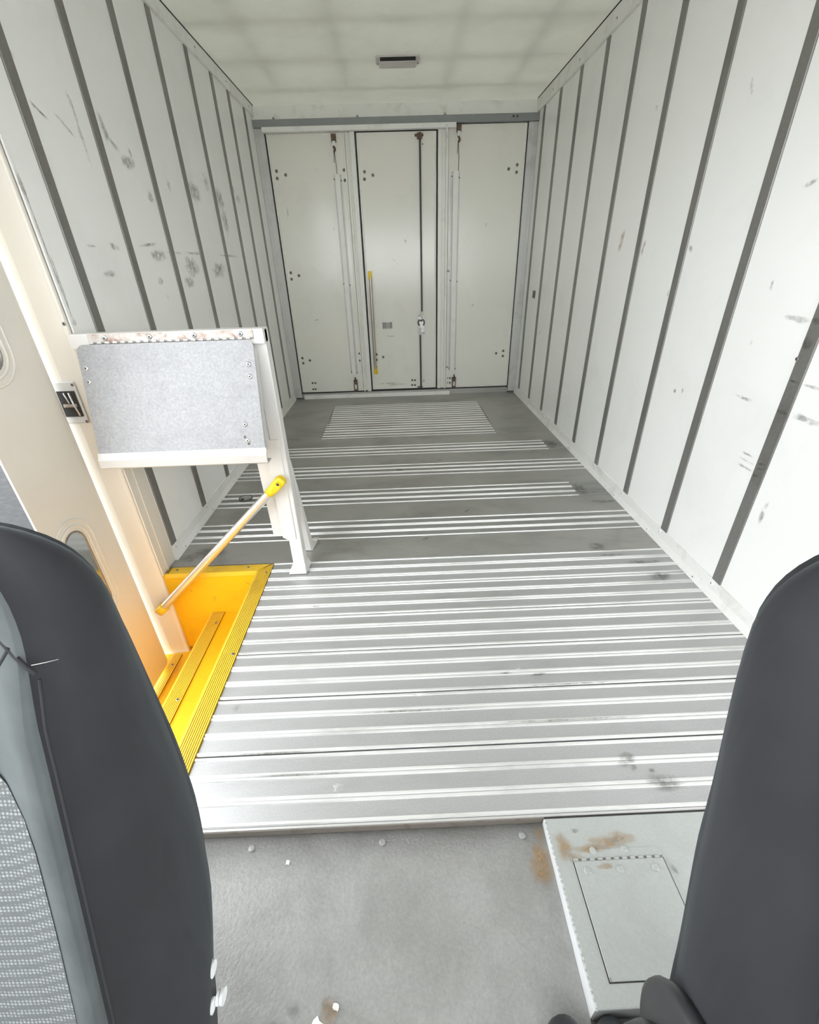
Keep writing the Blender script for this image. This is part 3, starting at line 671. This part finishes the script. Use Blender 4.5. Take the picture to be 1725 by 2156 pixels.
b = MB(); b.hexa([(-.466, 1.690, .004), (-.432, 1.690, .004), (-.432, 1.745, .004), (-.466, 1.745, .004), (-.452, 1.566, .47), (-.424, 1.566, .47), (-.424, 1.572, .50), (-.452, 1.572, .50)])
br = b.build('brace_leg', 'white', fs, .002, 1)
b = MB(); b.prism([(-.470, 1.688), (-.425, 1.688), (-.412, 1.79), (-.440, 1.79), (-.470, 1.745)], 'z', .0035, .0075); b.build('brace_foot', 'white', br)
inst('bolt', BOLT, br, (-.428, 1.772, .0075))
# tray: sheet from hinge down to a lip, leaning out towards the cab
def tp(x, v, off=0.):
    """v: 0 at the hinge, 1 at the lip; off: forward of the sheet"""
    y = 1.485-.085*v; z = .942-.335*v
    n = Vector((0, -.9693, .2459))
    return Vector((x, y, z))+n*off
tx0, tx1 = -1.007, -.455
outl = []
for cx, cv, a0 in ((tx1-.022, .066, 0), (tx0+.022, .066, 90)):
    for k in range(6):
        a = math.radians(a0+18*k); outl.append((cx+.022*math.cos(a), cv-.064*math.sin(a)))
outl += [(tx0, 1.0), (tx1, 1.0)]
b = MB(); A = b.add([tp(x, v, .002) for x, v in outl]); B = b.add([tp(x, v, -.001) for x, v in outl]); nn = len(outl)
b.face(A[::-1]); b.face(B)
for i in range(nn): b.face((A[i], A[(i+1) % nn], B[(i+1) % nn], B[i]))
ty = b.build('tray', 'tray', fs)
for i in (tx0, tx1-.002):
    b = MB(); b.hexa([tp(i, .07, .0015), tp(i+.002, .07, .0015), tp(i+.002, .07, -.030), tp(i, .07, -.030), tp(i, 1., .0015), tp(i+.002, 1., .0015), tp(i+.002, 1., -.034), tp(i, 1., -.034)]); b.build('tray_flange', 'traylip', ty)
b = MB(); b.prism([(1.4005, .614), (1.3975, .614), (1.386, .592), (1.386, .566), (1.394, .560), (1.432, .560), (1.432, .564), (1.395, .564), (1.3905, .569), (1.3905, .592)], 'x', tx0-.002, tx1+.003); lp_ = b.build('tray_lip', 'traylip', ty)
b = MB(); b.hexa([tp(tx0, 1., .0), tp(tx1, 1., .0), tp(tx1, 1., -.004), tp(tx0, 1., -.004), tp(tx0, 1.1, .0), tp(tx1, 1.1, .0), tp(tx1, 1.1, -.004), tp(tx0, 1.1, -.004)]); b.build('tray_back_edge', 'traylip', ty)
tn = (math.atan2(.9693, .2459), 0, 0)
for x, z in ((-.989, .874), (-.989, .834), (-.477, .870), (-.477, .834), (-.512, .689), (-.510, .637)):
    v = (.942-z)/.335; inst('rivet', TR, ty, tp(x, v, .002), tn)
for x, z in ((-.518, .650), (-.508, .628)):
    v = (.942-z)/.335; inst('rivet', SC, ty, tp(x, v, .002), tn)
b = MB(); b.box(-.972, -.455, 1.4965, 1.5005, .946, .9695); hn = b.build('hinge', 'hinge', fs, .001, 1)
for k in range(21):
    x = -.968+.0245*k; b = MB(); b.cyl((x, 1.494, .945), (x+.0135, 1.494, .945), .0042, 8); b.build('hinge_knuckle', 'traylip', hn)
b = MB(); b.cyl((-.970, 1.495, .945), (-.456, 1.495, .945), .0026, 6); b.build('hinge_pin', 'steel', hn)
for x in (-.918, -.778, -.639, -.494): inst('rivet', TR, hn, (x, 1.4965, .9585), FACE_Y)
b = MB()
for k, (x, v, dx, dv) in enumerate(((-.50, .36, -.055, .20), (-.575, .62, -.075, .20), (-.66, .52, -.05, .10))):
    p, q = tp(x, v, .0026), tp(x+dx, v+dv, .0026); sd_ = (q-p).cross(Vector((0, -1, 0))).normalized()*.0003
    i = b.add([p-sd_, p+sd_, q+sd_, q-sd_]); b.face(i)
b.build('scratches', 'scratch', ty)['kind'] = 'stuff'

# diagonal grab bar across the doorway
gbr = empty('grab_bar', (-1.055, 1.50, -.13)); tag(gbr, 'diagonal aluminium grab bar with yellow plastic ends above the steps', 'grab bar')
pA, pB = Vector((-1.052, 1.492, -.128)), Vector((-.497, 1.478, .407))
b = MB(); b.cyl(pA, pB, .0165, 20); b.build('tube', 'bar', gbr)
dv = (pB-pA).normalized(); up = Vector((0, -1, 0)); sdv = dv.cross(up).normalized(); up = sdv.cross(dv).normalized()
def cap(p, d, ln):
    """plastic end: round collar flattening to an eye plate with a screw pocket"""
    s_ = d.cross(Vector((0, -1, 0))).normalized(); u_ = s_.cross(d).normalized()
    b = MB(); rings = []; n = 20
    for (tt, w, h0, h1) in ((-.004, .0185, -.0185, .0185), (.018, .0190, -.0190, .0190), (.030, .0195, -.0195, .016), (.050, .020, -.022, .010), (ln-.020, .0205, -.024, .008), (ln-.006, .0185, -.024, .007), (ln, .012, -.022, .004)):
        ring = []
        for k in range(n):
            a = 2*PI*k/n; ca, sa = math.cos(a), math.sin(a); e = 1 if tt < .02 else .55
            cx = math.copysign(abs(ca)**e, ca)*w; cy = math.copysign(abs(sa)**e, sa)*(h1-h0)/2+(h0+h1)/2
            ring.append(p+d*tt+s_*cx+u_*cy)
        rings.append(b.add(ring))
    for A_, B_ in zip(rings, rings[1:]):
        for k in range(n): b.face((A_[k], A_[(k+1) % n], B_[(k+1) % n], B_[k]), True)
    b.face(rings[0][::-1]); b.face(rings[-1])
    o = b.build('end_cap', 'ycap', gbr)
    b = MB(); q = p+d*(ln*.62)+u_*.0095
    b.tube([q-d*.030+u_*.0, q-d*.030+s_*.010, q-d*.0+s_*.0115, q+d*.012+s_*.006, q+d*.012-s_*.006, q-s_*.0115, q-d*.030-s_*.010], .0028, 6, True); b.build('pocket_rim', 'ycap', o)
    b = MB(); b.cyl(q+d*.006-u_*.004, q+d*.006+u_*.0018, .0058, 12); b.build('screw', 'rivhole', o)
cap(pB, dv, .078); cap(pA, -dv, .024)

# ------------------------------------------------------------------ seats
def interp(tab, z):
    for (z0, a), (z1, c_) in zip(tab, tab[1:]):
        if z <= z1:
            f = max(0, min(1, (z-z0)/(z1-z0))); return a+(c_-a)*f
    return tab[-1][1]
def smoothtab(tab, z):
    return (interp(tab, z-.03)+2*interp(tab, z)+interp(tab, z+.03))/4
def seat(sgn, xin, front, rear, ztop, label, loc):
    """sgn=-1: seat lies to -X of its inner side plane xin"""
    st = empty('vehicle_seat', loc); tag(st, label, 'seat', 'pair of black cab seats')
    W = .50; xc = xin+sgn*W/2; z0 = .02
    rows = []; NL = 46; NX = 23; NS = 9
    zs = [z0+(ztop-z0)*(1-(1-k/(NL-1))**1.6) for k in range(NL)]
    def half(z):
        zc = ztop-.105
        return W/2 if z < zc else W/2-.105+.105*max(0, 1-((z-zc)/.105)**2.3)**(1/2.3)
    def yfr(z, u):
        f = smoothtab(front, z)
        au = abs(u)
        bol = math.exp(-((au-.228)/.026)**2)*.016*(1 if z < .80 else max(0, (.90-z)/.10))
        return f - bol + .012*math.exp(-(u/.13)**2)*(1 if z < .78 else 0)
    mesh = MB(); rings = []
    for z in zs:
        hw = half(z); f0 = smoothtab(front, z); r0 = smoothtab(rear, z)
        zz = (z-(ztop-.07))/.07
        pinch = 1 if zz < 0 else max(0., 1-zz**2.4)**(1/2.4)
        mid = (f0+r0)/2
        pts = []
        rc = min(.022, hw*.4)
        # front edge, from -hw to +hw
        for k in range(NX):
            u = -hw+rc+(2*hw-2*rc)*k/(NX-1)
            pts.append((xc+u, mid+(yfr(z, u)-mid)*pinch))
        # side panel +u
        fr_ = mid+(yfr(z, hw)-mid)*pinch; rr_ = mid+(r0-mid)*pinch; th = rr_-fr_
        for k in range(NS):
            t_ = k/(NS-1); a = PI*t_
            bulge = .010*math.sin(PI*t_)
            e = math.sin(PI*t_)**.35 if 0 < t_ < 1 else 0
            pts.append((xc+hw-rc+rc*e+bulge, fr_+rc*.25+(th-rc*.5)*t_))
        for k in range(NX):
            u = hw-rc-(2*hw-2*rc)*k/(NX-1)
            pts.append((xc+u, rr_+.018*pinch*math.cos(u/ max(hw, .01)*PI/2)))
        for k in range(NS):
            t_ = 1-k/(NS-1)
            e = math.sin(PI*t_)**.35 if 0 < t_ < 1 else 0
            pts.append((xc-hw+rc-rc*e-.010*math.sin(PI*t_), fr_+rc*.25+(th-rc*.5)*t_))
        rings.append(mesh.add([(x, y, z) for x, y in pts]))
    n = len(rings[0])
    for A_, B_ in zip(rings, rings[1:]):
        for k in range(n): mesh.face((A_[k], A_[(k+1) % n], B_[(k+1) % n], B_[k]), True)
    mesh.face(rings[0][::-1]); mesh.face(rings[-1], True)
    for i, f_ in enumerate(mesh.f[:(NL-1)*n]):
        if (i % n < NX or i % n == n-1) and zs[i//n] < .90: mesh.m[i] = 1  # front faces take the tone with light painted in
    bk = mesh.build('backrest', ['fabric', 'fabric_lit'], st)
    # centre insert of coarse mesh cloth on the front
    uin = xin-xc
    ib = MB(); cols = 15; rws = []
    zt = .835
    for j in range(26):
        z = .06+(zt-.06)*j/25
        hwz = .204-.10*max(0, .6-z)**1.5 if z < .66 else .204*max(0., 1-((z-.66)/(zt-.66))**2.4)**(1/2.4)
        hwz = max(hwz, .004)
        rws.append(ib.add([(xc+u, yfr(z, u)-.006+.0045*(abs(u)/hwz)**8, z) for u in [-hwz+2*hwz*k/(cols-1) for k in range(cols)]]))
    for A_, B_ in zip(rws, rws[1:]):
        for k in range(cols-1): ib.face((A_[k], A_[k+1], B_[k+1], B_[k]), True)
    io = ib.build('mesh_insert', 'insert', bk); io['label'] = 'light grey mesh cloth centre'
    # piping seams
    s_in = 1 if uin > 0 else -1
    hwf = lambda z: half(z)-.010
    pts = [(xc+s_in*hwf(z), yfr(z, hwf(z))+.004, z) for z in [.10+.02*k for k in range(38)] if z < .852]
    b = MB(); b.tube(pts, .0013, 6); b.build('side_seam', 'thread', bk)
    pts = [(xc+s_in*(W/2-.010-.08*t_), yfr(.846+.08*t_, W/2-.012-.08*t_)+.0015, .846+.08*t_) for t_ in [k/12 for k in range(13)]]
    b = MB(); b.tube(pts, .002, 6); b.build('head_seam', 'thread', bk)
    pts = [(xc+s_in*(W/2-.028-.075*t_), yfr(.868-.0975*t_, W/2-.03-.07*t_)+.0005, .868-.0975*t_) for t_ in [k/10 for k in range(11)]]
    b = MB(); b.tube(pts, .0015, 6); b.build('bolster_seam', 'thread', bk)
    # cushion and pedestal
    f_lo = interp(front, .15)
    b = MB(); b.prism([(f_lo+.06, .10), (f_lo-.46, .14), (f_lo-.50, .20), (f_lo-.48, .27), (f_lo-.40, .30), (f_lo-.02, .24), (f_lo+.06, .20)], 'x', xc-.25, xc+.25); b.build('cushion', 'fabric', st, .035, 4)
    b = MB(); b.prism([(f_lo-.38, CZ+.001), (f_lo+.04, CZ+.001), (f_lo+.02, .10), (f_lo-.40, .13)], 'x', xc-.19, xc+.19); b.build('pedestal', 'plastic', st, .01, 2)
    return st, bk, xc
frL = [(.02, -.02), (.2, .06), (.45, .140), (.67, .209), (.85, .265), (.96, .30)]
reL = [(.02, .12), (.12, .165), (.17, .200), (.27, .280), (.36, .335), (.46, .362), (.58, .374), (.78, .376), (.87, .372), (.96, .35)]
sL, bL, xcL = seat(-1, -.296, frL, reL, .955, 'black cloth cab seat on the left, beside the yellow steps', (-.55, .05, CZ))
frR = [(.02, -.09), (.2, -.02), (.45, .055), (.62, .106), (.82, .190), (.95, .235)]
reR = [(.02, .10), (.20, .155), (.34, .192), (.39, .201), (.56, .243), (.64, .256), (.77, .284), (.85, .294), (.95, .285)]
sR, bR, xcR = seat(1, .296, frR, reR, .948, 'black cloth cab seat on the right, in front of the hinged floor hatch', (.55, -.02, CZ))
# lint thread on the left seat
b = MB(); b.tube([(-.291, .246, .869), (-.2885, .254, .863), (-.2870, .263, .8565)], .0003, 5); b.build('loose_thread', 'lint', bL)
# recliner bracket with white buttons, left seat
b = MB(); b.prism([(.06, .10), (.15, .12), (.19, .19), (.222, .25), (.232, .275), (.21, .29), (.06, .2)], 'x', -.306, -.290); rb = b.build('recliner_bracket', 'plastic', sL, .004, 2)
for y, z, r, x0, x1 in ((.232, .282, .010, -.296, -.289), (.204, .250, .009, -.292, -.287), (.213, .245, .009, -.286, -.282), (.214, .245, .010, -.281, -.277)):
    b = MB(); b.cyl((x0, y, z), (x1, y, z), r, 16); b.build('bracket_button', 'whiteplastic', rb)
# recliner cover and knob, right seat
b = MB(); b.lathe((.288, .072, .360), (-1, 0, 0), [(.106, 0), (.110, .008), (.108, .016), (.102, .020), (0, .022)], 40); rc_ = b.build('recliner_cover', 'plastic', sR)
b = MB(); b.lathe((.266, .058, .318), (-1, 0, 0), [(.098, 0), (.100, .008), (.096, .026), (.088, .030), (0, .031)], 36); b.build('recliner_knob', 'plastic', rc_)
# black caps at the foot of the seat rails
b = MB(); b.lathe((.236, .200, CZ+.001), (0, 0, 1), [(.030, 0), (.032, .045), (.029, .064), (.020, .072), (0, .073)], 20); b.build('rail_cap', 'plastic', sR)
b = MB(); b.lathe((.322, .205, CZ+.002), (0, 0, 1), [(.026, 0), (.027, .03), (.022, .046), (0, .052)], 20); b.build('rail_cap', 'plastic', sR)
b = MB(); b.box(.30, .42, -.20, .224, CZ+.0005, CZ+.02); b.build('seat_rail', 'rodmetal', sR)

# ------------------------------------------------------------------ loose paint chips
def chip(loc, r, seed, label):
    rnd = random.Random(seed); pts = [(r*rnd.uniform(.5, 1.2)*math.cos(a), r*rnd.uniform(.5, 1.2)*math.sin(a)) for a in [2*PI*k/8 for k in range(8)]]
    b = MB(); b.prism(pts, 'z', 0, .0015); o = bpy.data.objects.new('paint_chip', b.mesh('paint_chip', 'chip')); COL.objects.link(o); o.location = loc
    tag(o, label, 'paint chip', 'white paint chips on the floor')
chip((-.289, .482, fz(.482)+.0003), .006, 1, 'white paint chip on grey cab floor near left seat')
chip((-.190, .243, fz(.243)+.0006), .010, 2, 'larger white paint chip at the bottom edge of the cab floor')
chip((-.157, .262, fz(.262)+.0006), .007, 4, 'white paint chip beside the larger one on cab floor')
chip((.343, .963, .0004), .007, 3, 'white paint chip lying on the ribbed aluminium planks')
